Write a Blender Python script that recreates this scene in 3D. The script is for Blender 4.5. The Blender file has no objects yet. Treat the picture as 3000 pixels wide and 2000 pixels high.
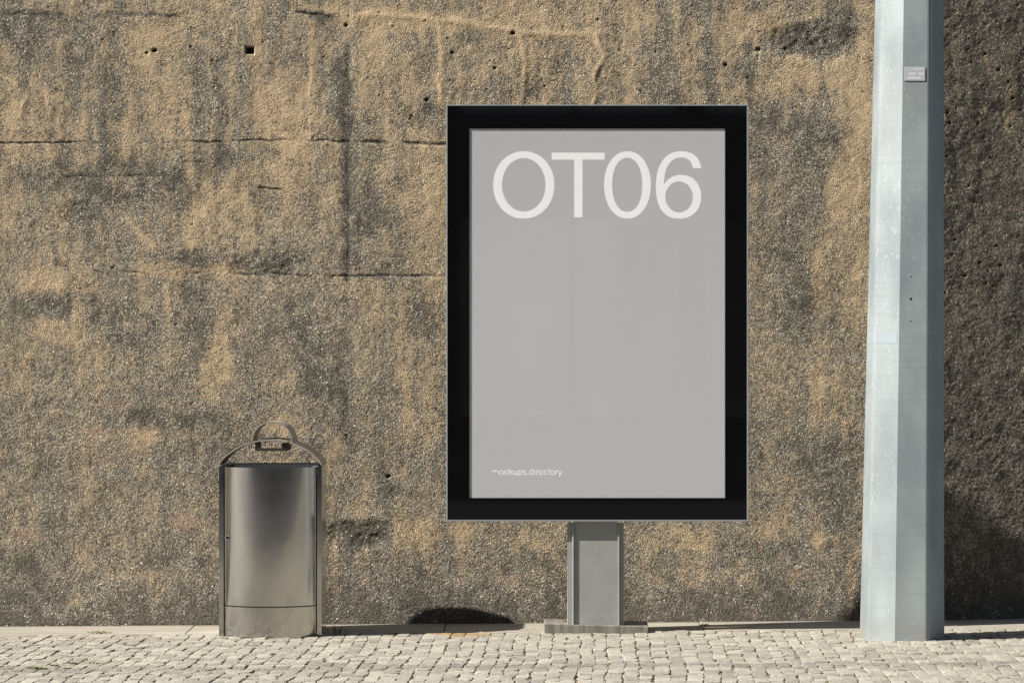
import bpy, bmesh, math, random
import numpy as np
from mathutils import Vector

random.seed(7)
rng = np.random.default_rng(11)
R = math.radians

# ------------------------------------------------------------------ camera
FPX = 10693.0            # focal length in pixels of a 3000 px wide frame
CAMZ = 1.361
sc = bpy.context.scene
cam_d = bpy.data.cameras.new('camera')
cam_d.sensor_width = 36.0
cam_d.lens = FPX / 3000.0 * 36.0
cam_d.clip_start = 0.1
cam_d.clip_end = 2000
cam = bpy.data.objects.new('camera', cam_d)
sc.collection.objects.link(cam)
cam.location = (0, 0, CAMZ)
cam.rotation_euler = (R(90), 0, 0)
sc.camera = cam
sc.render.resolution_x, sc.render.resolution_y = 1024, 682

# ------------------------------------------------------------------ light
SUNV = Vector((1.0, 0.30, -0.87)).normalized()      # the way the light travels
SUN_EL = math.asin(-SUNV.z)
SUN_ROT = math.atan2(-SUNV.x, -SUNV.y)
world = bpy.data.worlds.new('World')
sc.world = world
world.use_nodes = True
wn = world.node_tree
wn.nodes.clear()
sky = wn.nodes.new('ShaderNodeTexSky')
sky.sky_type = 'NISHITA'
sky.sun_disc = False
sky.sun_elevation = SUN_EL
sky.sun_rotation = SUN_ROT
sky.air_density = 1.0
sky.dust_density = 1.2
bg = wn.nodes.new('ShaderNodeBackground')
bg.inputs['Strength'].default_value = 0.05
wo = wn.nodes.new('ShaderNodeOutputWorld')
wn.links.new(sky.outputs[0], bg.inputs[0])
wn.links.new(bg.outputs[0], wo.inputs[0])
sun_d = bpy.data.lights.new('sun', 'SUN')
sun_d.energy = 5.0
sun_d.angle = R(0.53)
sun_d.color = (1.0, 0.945, 0.86)
sun = bpy.data.objects.new('sun', sun_d)
sc.collection.objects.link(sun)
sun.rotation_euler = SUNV.to_track_quat('-Z', 'Y').to_euler()
sc.view_settings.view_transform = 'Standard'
sc.view_settings.look = 'None'
sc.view_settings.exposure = 1.3
sc.view_settings.gamma = 1.0

# ------------------------------------------------------------------ helpers
def link(o, parent=None):
    sc.collection.objects.link(o)
    if parent is not None:
        o.parent = parent
    return o

def tag(o, label=None, cat=None, group=None, kind=None):
    if label: o['label'] = label
    if cat: o['category'] = cat
    if group: o['group'] = group
    if kind: o['kind'] = kind
    return o

def thing(name, loc, label, cat, group=None):
    e = bpy.data.objects.new(name, None)
    e.empty_display_size = 0.1
    e.location = loc
    return tag(link(e), label, cat, group)

def mesh_obj(name, verts, faces, mat, parent=None, smooth=False, loc=None, bevel=0, seg=2):
    me = bpy.data.meshes.new(name)
    me.from_pydata([tuple(v) for v in verts], [], faces)
    me.validate()
    me.update()
    if mat: me.materials.append(mat)
    if smooth:
        me.shade_smooth()
    o = link(bpy.data.objects.new(name, me), parent)
    if loc: o.location = loc
    if bevel:
        m = o.modifiers.new('bevel', 'BEVEL'); m.width = bevel; m.segments = seg; m.limit_method = 'ANGLE'
    return o

class MB:
    def __init__(s): s.v = []; s.f = []
    def box(s, x0, x1, y0, y1, z0, z1):
        b = len(s.v)
        s.v += [(x0,y0,z0),(x1,y0,z0),(x1,y1,z0),(x0,y1,z0),(x0,y0,z1),(x1,y0,z1),(x1,y1,z1),(x0,y1,z1)]
        s.f += [tuple(b+i for i in q) for q in ((0,3,2,1),(4,5,6,7),(0,1,5,4),(1,2,6,5),(2,3,7,6),(3,0,4,7))]
        return s
    def sheet(s, prof, a0, a1, th, axis='y'):
        """profile of (p,q) pairs extruded along an axis, with thickness th normal to the profile.
        axis 'y': (p,q)=(x,z), along y; axis 'z': (p,q)=(x,y), along z"""
        n = len(prof); P = [Vector((p[0], p[1])) for p in prof]
        N = []
        for i in range(n):
            t = (P[min(i+1, n-1)] - P[max(i-1, 0)])
            t.normalize(); N.append(Vector((-t.y, t.x)))
        ring = []
        for i in range(n):
            for off in (0, th):
                for a in (a0, a1):
                    q = P[i] + N[i]*off
                    ring.append((q.x, a, q.y) if axis == 'y' else (q.x, q.y, a))
        b = len(s.v); s.v += ring
        for i in range(n-1):
            k = b + i*4; m = k + 4
            s.f += [(k, k+1, m+1, m), (k+2, m+2, m+3, k+3), (k, m, m+2, k+2), (k+1, k+3, m+3, m+1)]
        e = b + (n-1)*4
        s.f += [(b, b+2, b+3, b+1), (e, e+1, e+3, e+2)]
        return s
    def prism(s, poly, z0, z1):
        b = len(s.v); n = len(poly)
        s.v += [(p[0], p[1], z0) for p in poly] + [(p[0], p[1], z1) for p in poly]
        s.f += [tuple(range(b+n-1, b-1, -1)), tuple(range(b+n, b+2*n))]
        s.f += [(b+i, b+(i+1) % n, b+n+(i+1) % n, b+n+i) for i in range(n)]
        return s
    def disc_y(s, cx, cz, y0, y1, r, n=20):
        b = len(s.v)
        for y in (y0, y1):
            s.v += [(cx+r*math.cos(2*math.pi*i/n), y, cz+r*math.sin(2*math.pi*i/n)) for i in range(n)]
        s.f += [tuple(range(b, b+n)), tuple(range(b+2*n-1, b+n-1, -1))]
        s.f += [(b+i, b+n+i, b+n+(i+1) % n, b+(i+1) % n) for i in range(n)]
        return s
    def build(s, name, mat, parent=None, bevel=0, smooth=False, seg=2, loc=None):
        me = bpy.data.meshes.new(name)
        me.from_pydata(s.v, [], s.f); me.validate()
        bm = bmesh.new(); bm.from_mesh(me); bmesh.ops.recalc_face_normals(bm, faces=bm.faces); bm.to_mesh(me); bm.free()
        if mat: me.materials.append(mat)
        o = link(bpy.data.objects.new(name, me), parent)
        if loc: o.location = loc
        if bevel:
            m = o.modifiers.new('bevel', 'BEVEL'); m.width = bevel; m.segments = seg; m.limit_method = 'ANGLE'; m.angle_limit = R(40)
        if smooth:
            for p in me.polygons: p.use_smooth = True
            me.set_sharp_from_angle(angle=R(35))
        return o

# ------------------------------------------------------------------ node helper
class NT:
    def __init__(s, name):
        s.m = bpy.data.materials.new(name); s.m.use_nodes = True
        s.t = s.m.node_tree; s.t.nodes.clear()
        s.out = s.t.nodes.new('ShaderNodeOutputMaterial')
    def n(s, typ, **kw):
        nd = s.t.nodes.new('ShaderNode' + typ)
        for k, v in kw.items():
            if hasattr(nd, k) and not k.startswith('i_'): setattr(nd, k, v)
        return nd
    def set(s, sock, v):
        if isinstance(v, bpy.types.NodeSocket): s.t.links.new(v, sock)
        elif v is not None: sock.default_value = v
    def obj(s):
        return s.n('TexCoord').outputs['Object']
    def map(s, vec, scale=(1,1,1), loc=(0,0,0), rot=(0,0,0)):
        m = s.n('Mapping'); s.set(m.inputs[0], vec)
        m.inputs['Location'].default_value = loc; m.inputs['Scale'].default_value = scale; m.inputs['Rotation'].default_value = rot
        return m.outputs[0]
    def noise(s, vec, scale, detail=3, rough=.55, dist=0, col=False):
        t = s.n('TexNoise'); s.set(t.inputs['Vector'], vec)
        t.inputs['Scale'].default_value = scale; t.inputs['Detail'].default_value = detail
        t.inputs['Roughness'].default_value = rough; t.inputs['Distortion'].default_value = dist
        return t.outputs['Color' if col else 'Fac']
    def vor(s, vec, scale, feat='F1', out='Distance', rnd=1.0):
        t = s.n('TexVoronoi', feature=feat); s.set(t.inputs['Vector'], vec)
        t.inputs['Scale'].default_value = scale; t.inputs['Randomness'].default_value = rnd
        return t.outputs[out]
    def math(s, op, a, b=0.0, c=None, clamp=False):
        m = s.n('Math', operation=op); m.use_clamp = clamp
        s.set(m.inputs[0], a); s.set(m.inputs[1], b)
        if c is not None: s.set(m.inputs[2], c)
        return m.outputs[0]
    def ramp(s, fac, a, b, lo=0.0, hi=1.0):
        m = s.n('MapRange'); m.interpolation_type = 'SMOOTHSTEP'
        s.set(m.inputs['Value'], fac); m.inputs['From Min'].default_value = a; m.inputs['From Max'].default_value = b
        m.inputs['To Min'].default_value = lo; m.inputs['To Max'].default_value = hi
        return m.outputs[0]
    def mix(s, fac, a, b, mode='MIX'):
        m = s.n('Mix', data_type='RGBA', blend_type=mode)
        s.set(m.inputs[0], fac)
        s.set(m.inputs[6], (*a, 1) if isinstance(a, tuple) else a)
        s.set(m.inputs[7], (*b, 1) if isinstance(b, tuple) else b)
        return m.outputs[2]
    def attr(s, name, out='Fac'):
        a = s.n('Attribute'); a.attribute_name = name
        return a.outputs[out]
    def sep(s, vec):
        x = s.n('SeparateXYZ'); s.set(x.inputs[0], vec); return x.outputs
    def bump(s, h, strength, dist, normal=None):
        b = s.n('Bump'); b.inputs['Strength'].default_value = strength; b.inputs['Distance'].default_value = dist
        s.set(b.inputs['Height'], h)
        if normal is not None: s.set(b.inputs['Normal'], normal)
        return b.outputs[0]
    def bsdf(s, col, rough=.6, metal=0.0, normal=None, spec=None, **kw):
        p = s.n('BsdfPrincipled')
        s.set(p.inputs['Base Color'], (*col, 1) if isinstance(col, tuple) else col)
        s.set(p.inputs['Roughness'], rough); s.set(p.inputs['Metallic'], metal)
        if spec is not None: p.inputs['Specular IOR Level'].default_value = spec
        if normal is not None: s.set(p.inputs['Normal'], normal)
        for k, v in kw.items(): s.set(p.inputs[k], v)
        s.t.links.new(p.outputs[0], s.out.inputs[0])
        return s.m

# ------------------------------------------------------------------ materials
def mat_wall():
    t = NT('exposed aggregate concrete')
    o = t.obj()
    sand, dark, coarse, green, pink = (t.attr(a) for a in ('sand', 'dark', 'coarse', 'moss', 'pink'))
    # small stones, about a centimetre across, each with a tone of its own
    warp = t.n('VectorMath', operation='MULTIPLY_ADD')
    t.set(warp.inputs[0], t.noise(o, 75, 2, col=True)); warp.inputs[1].default_value = (.006,.006,.006); t.set(warp.inputs[2], o)
    w = warp.outputs[0]
    vd = t.vor(w, 185)
    vc = t.vor(w, 185, out='Color')
    v2 = t.vor(w, 90)
    v2c = t.vor(w, 290, out='Color')
    cellr = t.sep(vc)
    cell2 = t.sep(v2c)
    n1 = t.noise(o, 34, 5, .74)
    n2 = t.noise(o, 190, 2, .6)
    nm = t.noise(o, 13, 5, .7)
    clu = t.noise(t.map(o, (1,1,.7), (7,3,1)), 17, 5, .72)
    # how much of the sandy mortar covers the stones
    cover = t.math('ADD', t.math('MULTIPLY', t.noise(o, 75, 4, .7), .9), t.math('MULTIPLY', n2, .5))
    cover = t.math('ADD', cover, t.math('MULTIPLY', t.math('SUBTRACT', n1, .5), .6))
    cover = t.math('ADD', cover, t.math('MULTIPLY', nm, .55))
    cover = t.math('ADD', cover, t.math('MULTIPLY', t.math('SUBTRACT', cellr[1], .5), .22))
    cover = t.math('ADD', cover, t.math('MULTIPLY', t.math('SUBTRACT', sand, .5), .52))
    cover = t.math('SUBTRACT', cover, t.math('MULTIPLY', dark, .45))
    cmask = t.ramp(cover, .76, 1.10)
    stone = t.mix(cellr[0], (.088,.075,.056), (.262,.235,.182))
    stone = t.mix(t.ramp(cellr[1], .80, .93), stone, (.42,.39,.32))
    stone = t.mix(t.ramp(cellr[2], .72, .85), stone, (.07,.058,.043))
    stone = t.mix(t.math('MULTIPLY', t.ramp(cell2[1], .5, 1), .3), stone, (.20,.195,.175))
    sandc = t.mix(n2, (.30,.23,.142), (.53,.41,.262))
    sandc = t.mix(t.math('MULTIPLY', cell2[0], .45), sandc, (.21,.165,.105))
    sandc = t.mix(t.math('MULTIPLY', t.ramp(t.noise(o, 23, 3), .48, .72), .4), sandc, (.58,.42,.26))
    pores = t.math('MULTIPLY', t.ramp(t.noise(o, 120, 4, .75), .54, .66), .6)
    sandc = t.mix(pores, sandc, (.13,.105,.07))
    col = t.mix(cmask, stone, sandc)
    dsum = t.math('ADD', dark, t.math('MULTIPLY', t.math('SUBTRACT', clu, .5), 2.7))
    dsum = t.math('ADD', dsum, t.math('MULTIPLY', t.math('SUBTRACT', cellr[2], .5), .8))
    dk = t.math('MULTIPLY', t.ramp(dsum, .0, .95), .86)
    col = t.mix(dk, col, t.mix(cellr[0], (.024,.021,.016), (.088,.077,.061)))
    col = t.mix(t.math('MULTIPLY', t.ramp(t.math('ADD', green, t.math('MULTIPLY', t.math('SUBTRACT', n1, .5), 1.6)), .3, .9), .55), col, (.06,.066,.036))
    col = t.mix(t.math('MULTIPLY', t.ramp(t.math('ADD', pink, t.math('SUBTRACT', n2, .5)), .3, .9), .5), col, (.36,.215,.15))
    sp = t.math('MULTIPLY', t.math('GREATER_THAN', t.sep(t.vor(o, 120, out='Color'))[1], .990), t.math('LESS_THAN', t.vor(o, 120), .40))
    col = t.mix(t.math('MULTIPLY', sp, .8), col, (.70,.66,.57))
    pit = t.math('MULTIPLY', t.math('GREATER_THAN', t.sep(t.vor(o, 31, out='Color'))[0], .965), t.math('LESS_THAN', t.vor(o, 31), .13))
    col = t.mix(t.math('MULTIPLY', pit, .85), col, (.02,.018,.015))
    rust = t.attr('rust')
    col = t.mix(t.math('MULTIPLY', rust, .75), col, (.20,.075,.03))
    h = t.math('MULTIPLY', t.ramp(vd, .0, .75, 1, 0), t.math('ADD', t.math('MULTIPLY', coarse, .9), .35))
    h = t.math('ADD', h, t.math('MULTIPLY', t.ramp(v2, 0, .7, 1, 0), t.math('MULTIPLY', coarse, .45)))
    h = t.math('ADD', h, t.math('MULTIPLY', n1, 1.5))
    h = t.math('SUBTRACT', h, t.math('MULTIPLY', pit, 1.5))
    nrm = t.bump(h, .85, .0035)
    return t.bsdf(col, .85, 0, nrm, spec=.3)

def mat_stone():
    t = NT('split granite setts')
    o = t.obj()
    tone = t.attr('tone')
    g = t.vor(o, 330, out='Color')
    g1 = t.sep(g)
    n = t.noise(o, 6, 5, .65); f = t.noise(o, 55, 4, .65)
    col = t.mix(tone, (.200,.186,.152), (.335,.316,.264))
    col = t.mix(t.math('MULTIPLY', t.ramp(g1[0], .7, .85), .55), col, (.085,.08,.072))
    col = t.mix(t.math('MULTIPLY', t.ramp(g1[1], .7, .9), .5), col, (.40,.385,.35))
    col = t.mix(t.math('MULTIPLY', t.ramp(f, .45, .75), .45), col, (.13,.12,.10))
    col = t.mix(t.math('MULTIPLY', t.ramp(n, .5, .72), .30), col, (.11,.102,.088))
    # trodden grime along the middle of the footway and a rust stain
    xyz = t.sep(o)
    yy = t.math('ADD', xyz[1], t.math('MULTIPLY', t.math('SUBTRACT', t.noise(t.map(o, (1,3,1)), 1.5, 4), .5), .55))
    band = t.math('MULTIPLY', t.ramp(yy, 15.05, 15.22), t.ramp(yy, 15.30, 15.48, 1, 0))
    col = t.mix(t.math('MULTIPLY', band, t.math('MULTIPLY', t.ramp(f, .3, .62), .62)), col, (.085,.082,.075))
    rust = t.attr('rust')
    col = t.mix(rust, col, (.25,.14,.045))
    h = t.math('ADD', t.math('MULTIPLY', f, 1.0), t.math('MULTIPLY', t.noise(o, 210, 3), .45))
    return t.bsdf(col, .8, 0, t.bump(h, .9, .008), spec=.3)

def mat_simple(name, c1, c2, scale, rough, bumpd=0.001, fine=120, metal=0, spec=.4, lohi=(.35,.65)):
    t = NT(name); o = t.obj()
    n = t.noise(o, scale, 5, .6)
    col = t.mix(t.ramp(n, *lohi), c1, c2)
    f = t.noise(o, fine, 3, .6)
    col = t.mix(t.math('MULTIPLY', f, .25), col, tuple(x*.6 for x in c1))
    return t.bsdf(col, rough, metal, t.bump(f, .5, bumpd) if bumpd else None, spec=spec)

def mat_bed():
    t = NT('sandy joints'); o = t.obj()
    f = t.noise(o, 90, 4, .7)
    col = t.mix(t.ramp(t.noise(o, 5, 4), .42, .66), t.mix(f, (.05,.042,.03), (.10,.083,.058)), t.mix(f, (.15,.12,.078), (.26,.215,.14)))
    return t.bsdf(col, .95, 0, t.bump(f, .8, .006), spec=.1)

def mat_kerb():
    t = NT('sawn granite border'); o = t.obj()
    g1 = t.sep(t.vor(o, 260, out='Color')); f = t.noise(o, 60, 4, .6)
    n = t.noise(t.map(o, (1,3,1)), 2.2, 5, .6)
    col = t.mix(t.ramp(n, .35, .7), (.27,.25,.213), (.215,.195,.16))
    col = t.mix(t.math('MULTIPLY', t.ramp(g1[0], .75, .9), .4), col, (.13,.12,.105))
    col = t.mix(t.math('MULTIPLY', t.ramp(f, .5, .8), .4), col, (.15,.13,.10))
    yk = t.math('ADD', t.sep(o)[1], t.math('MULTIPLY', t.math('SUBTRACT', t.noise(o, 9, 4, .7), .5), .22))
    col = t.mix(t.math('MULTIPLY', t.ramp(yk, 17.50, 17.68), .65), col, (.10,.082,.055))
    crack = t.ramp(t.vor(t.map(o, (1.1,2.4,1)), 1.0, feat='DISTANCE_TO_EDGE'), 0, .006, 1, 0)
    crack = t.math('MULTIPLY', crack, t.ramp(t.noise(o, 1.3, 2), .5, .6))
    col = t.mix(t.math('MULTIPLY', crack, .7), col, (.12,.085,.05))
    return t.bsdf(col, .75, 0, t.bump(f, .5, .0025), spec=.3)

def mat_galv():
    t = NT('galvanised steel'); o = t.obj()
    e = t.map(o, (1,1,.55))
    w = t.n('VectorMath', operation='MULTIPLY_ADD'); t.set(w.inputs[0], t.noise(o, 40, 3, col=True)); w.inputs[1].default_value=(.03,.03,.03); t.set(w.inputs[2], e)
    v = t.vor(w.outputs[0], 84); c = t.sep(t.vor(w.outputs[0], 84, out='Color'))
    n = t.noise(t.map(o, (1,1,.5)), 3.2, 4, .6)
    fl = t.math('MULTIPLY', t.ramp(v, .18, .38, 1, 0), t.ramp(c[0], .60, .8))
    fl = t.math('MULTIPLY', fl, t.ramp(t.noise(t.map(o, (1,1,.6)), 4.5, 3), .36, .6))
    fl2 = t.math('MULTIPLY', t.ramp(t.vor(w.outputs[0], 150), .2, .4, 1, 0), t.ramp(t.sep(t.vor(w.outputs[0], 150, out='Color'))[0], .6, .8))
    col = t.mix(t.ramp(n, .32, .68), (.190,.228,.245), (.262,.300,.314))
    band = t.noise(t.map(o, (.3,.3,14)), 4, 3, .6)
    col = t.mix(t.math('MULTIPLY', t.ramp(band, .45, .7), .25), col, (.19,.198,.20))
    col = t.mix(t.math('MULTIPLY', t.ramp(t.noise(t.map(o, (1,1,.35), (3,1,.3)), 2.4, 2), .5, .62), .55), col, (.225,.235,.238))
    col = t.mix(t.math('MULTIPLY', fl2, .4), col, (.29,.325,.34))
    col = t.mix(t.math('MULTIPLY', fl, .6), col, (.38,.41,.42))
    z = t.sep(o)[2]
    foot = t.ramp(z, .01, .16, 1, 0)
    col = t.mix(t.math('MULTIPLY', foot, t.ramp(t.noise(o, 14, 3), .3, .7, .1, .5)), col, (.21,.195,.17))
    sc_ = t.ramp(t.noise(t.map(o, (30,30,.8)), 6, 2), .64, .7)
    col = t.mix(t.math('MULTIPLY', sc_, .12), col, (.2,.2,.2))
    return t.bsdf(col, t.ramp(n, .3, .7, .42, .56), .3, t.bump(t.math('ADD', t.noise(o, 90, 3), t.math('MULTIPLY', fl, .4)), .25, .001), spec=.5)

def mat_steel():
    t = NT('brushed stainless steel'); o = t.obj()
    br = t.noise(t.map(o, (90,90,1.2)), 6, 3, .6)
    sm = t.noise(t.map(o, (1,1,.6), rot=(0,.5,0)), 5.0, 3, .55, 1.2)
    col = t.mix(t.ramp(sm, .3, .8), (.40,.39,.375), (.50,.49,.47))
    col = t.mix(t.math('MULTIPLY', br, .2), col, (.30,.29,.27))
    drip = t.math('MULTIPLY', t.ramp(t.noise(t.map(o, (60,60,2.5)), 1, 3), .62, .74), t.ramp(t.sep(o)[2], .0, .16, 1, 0))
    col = t.mix(t.math('MULTIPLY', drip, .55), col, (.10,.09,.08))
    rough = t.math('ADD', t.ramp(sm, .3, .8, .10, .17), t.math('MULTIPLY', br, .03))
    tan = t.n('Tangent', direction_type='RADIAL', axis='Z')
    dent = t.noise(t.map(o, (1,1,.7)), 5, 3, .5)
    hgt = t.math('ADD', t.math('MULTIPLY', br, .15), t.math('MULTIPLY', dent, 3.0))
    return t.bsdf(col, rough, 1.0, t.bump(hgt, .20, .0008), Anisotropic=.82, Tangent=tan.outputs[0])

def plain(name, col, rough, metal=0, spec=.5):
    t = NT(name); o = t.obj()
    n = t.noise(o, 7, 4)
    c = t.mix(t.math('MULTIPLY', n, .3), col, tuple(x*.75 for x in col))
    return t.bsdf(c, rough, metal, None, spec=spec)

def mat_glass():
    t = NT('clear glass')
    lw = t.n('LayerWeight'); lw.inputs[0].default_value = .5
    fr = t.math('ADD', t.math('MULTIPLY', t.math('POWER', lw.outputs['Facing'], 5.0), .75), .09)
    gl = t.n('BsdfGlossy'); gl.inputs['Roughness'].default_value = .0; gl.inputs['Color'].default_value = (1,1,1,1)
    tr = t.n('BsdfTransparent'); tr.inputs[0].default_value = (.97,.98,.975,1)
    mx = t.n('MixShader'); t.set(mx.inputs[0], fr); t.t.links.new(tr.outputs[0], mx.inputs[1]); t.t.links.new(gl.outputs[0], mx.inputs[2])
    t.t.links.new(mx.outputs[0], t.out.inputs[0])
    t.m.use_transparent_shadow = True
    return t.m

def mat_grey_paint():
    t = NT('grey painted steel'); o = t.obj()
    n = t.noise(o, 9, 5, .6)
    col = t.mix(t.ramp(n, .35, .7), (.232,.245,.240), (.205,.215,.210))
    sp = t.math('MULTIPLY', t.math('LESS_THAN', t.vor(o, 24), .055), t.math('GREATER_THAN', t.sep(t.vor(o, 24, out='Color'))[0], .90))
    col = t.mix(t.math('MULTIPLY', sp, .8), col, (.75,.74,.7))
    dust = t.math('MULTIPLY', t.ramp(t.sep(o)[2], .03, .17, 1, 0), t.ramp(t.noise(o, 22, 4), .35, .7))
    col = t.mix(t.math('MULTIPLY', dust, .4), col, (.40,.36,.30))
    return t.bsdf(col, .42, 0, t.bump(t.noise(o, 160, 2), .1, .0004), spec=.5)

def mat_plinth():
    t = NT('weathered steel plinth'); o = t.obj()
    n = t.noise(t.map(o, (11,2,1)), 2.3, 4, .6)
    f = t.noise(o, 50, 4, .65)
    col = t.mix(t.ramp(n, .36, .62), (.085,.079,.070), (.185,.172,.15))
    col = t.mix(t.math('MULTIPLY', f, .35), col, (.16,.14,.115))
    return t.bsdf(col, .7, .1, t.bump(f, .4, .001), spec=.4)

M_wall, M_stone, M_bed, M_kerb = mat_wall(), mat_stone(), mat_bed(), mat_kerb()
M_galv, M_steel, M_glass, M_grey, M_plinth = mat_galv(), mat_steel(), mat_glass(), mat_grey_paint(), mat_plinth()
def mat_satin():
    t = NT('satin steel band'); o = t.obj()
    n = t.noise(o, 30, 4, .6)
    return t.bsdf(t.mix(n, (.30,.275,.24), (.44,.41,.36)), .42, .65, t.bump(n, .2, .0006))
M_satin = mat_satin()
M_asph = mat_simple('asphalt', (.045,.045,.046), (.065,.064,.062), 3, .85, .004, 90)
M_ground = mat_simple('dry earth', (.16,.14,.10), (.22,.20,.15), 1.2, .95, .02, 20)
M_black = plain('black printed glass', (.003,.003,.0035), .03, 0, .38)
M_alu = plain('anodised aluminium', (.36,.40,.42), .35, .6)
M_dark = plain('dark metal', (.035,.034,.032), .5, .4)
M_liner = plain('dark liner', (.03,.035,.042), .6, 0)
M_hole = plain('dark opening', (.004,.004,.004), .9, 0, .1)
M_ink = plain('dark ink', (.10,.10,.12), .6)
M_pframe = plain('pale label fields', (.42,.43,.46), .5)
M_plate = plain('label plate', (.31,.32,.35), .5, 0)

def mat_poster():
    t = NT('grey poster print'); o = t.obj()
    f = t.noise(o, 300, 2, .6)
    c = t.mix(t.math('MULTIPLY', f, .5), (.520,.520,.553), (.472,.472,.503))
    return t.bsdf(c, .6, 0, t.bump(t.noise(o, 1.6, 2), .25, .004), spec=.2)
def mat_white():
    t = NT('white print'); o = t.obj()
    f = t.noise(o, 300, 2, .6)
    return t.bsdf(t.mix(t.math('MULTIPLY', f, .35), (.94,.95,.98), (.90,.91,.94)), .6, spec=.2)
M_poster, M_white = mat_poster(), mat_white()

# ------------------------------------------------------------------ ground
WALL_Y = 17.66
BEND_X = 2.03
BEND = math.tan(R(12.5))  # bend shaped to dim the right stretch by turning it from the sun
LEDGE_Y = 17.09
KERB_Y = 11.0
def gz(x):
    return 0.0067 * (min(max(x, -14), 14) + .32)

def wx(px, y=WALL_Y): return (px - 1500) * y / FPX
def wz(py, y=WALL_Y): return CAMZ - (py - 1000) * y / FPX

def sheet(name, xs, y0, y1, dz, mat, kind='structure'):
    v, f = [], []
    for x in xs: v += [(x, y0, gz(x)+dz), (x, y1, gz(x)+dz)]
    for i in range(len(xs)-1): k = 2*i; f.append((k, k+2, k+3, k+1))
    o = mesh_obj(name, v, f, mat)
    return tag(o, kind=kind)

gr = mesh_obj('ground', [(-300,-300,-.30),(300,-300,-.30),(300,300,-.30),(-300,300,-.30)], [(0,1,2,3)], M_ground)
tag(gr, 'dry earth ground reaching beyond the street', kind='structure')
XS = [-60,-14,-7,0,7,14,60]
tag(sheet('road', XS, -5.0, KERB_Y, -.13, M_asph), 'dark asphalt road in front of the pavement')
def kerb_strip(name, y0, y1, top, joints, label):
    v, f = [], []
    x = -14.0
    while x < 14:
        L = joints + random.uniform(-.03, .03)
        a, b = x + .002, x + L - .002
        k = len(v)
        j = random.uniform(-.0012, .0012)
        v += [(a,y0,gz(a)-.16),(b,y0,gz(b)-.16),(b,y1,gz(b)-.16),(a,y1,gz(a)-.16),
              (a,y0,gz(a)+top+j),(b,y0,gz(b)+top+j),(b,y1,gz(b)+top+j),(a,y1,gz(a)+top+j)]
        f += [tuple(k+i for i in q) for q in ((0,3,2,1),(4,5,6,7),(0,1,5,4),(1,2,6,5),(2,3,7,6),(3,0,4,7))]
        x += L
    o = mesh_obj(name, v, f, M_kerb, bevel=.003)
    return tag(o, label, kind='structure')
kerb_strip('kerb', KERB_Y, KERB_Y+.15, .004, 1.0, 'granite kerb between road and pavement')
kerb_strip('border_strip', LEDGE_Y, 21.0, .001, 1.24, 'smooth pale granite strip along the foot of the wall')
kerb_strip('far_kerb', -5.15, -5.0, .0, 1.0, 'granite kerb on the far side of the road')
tag(sheet('far_pavement', XS, -10.2, -5.15, -.01, M_kerb), 'smooth pavement before the office building')
tag(sheet('paving_bed', XS, KERB_Y+.15, LEDGE_Y, -.0035, M_bed), 'sandy bed showing in the joints of the setts')

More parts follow.
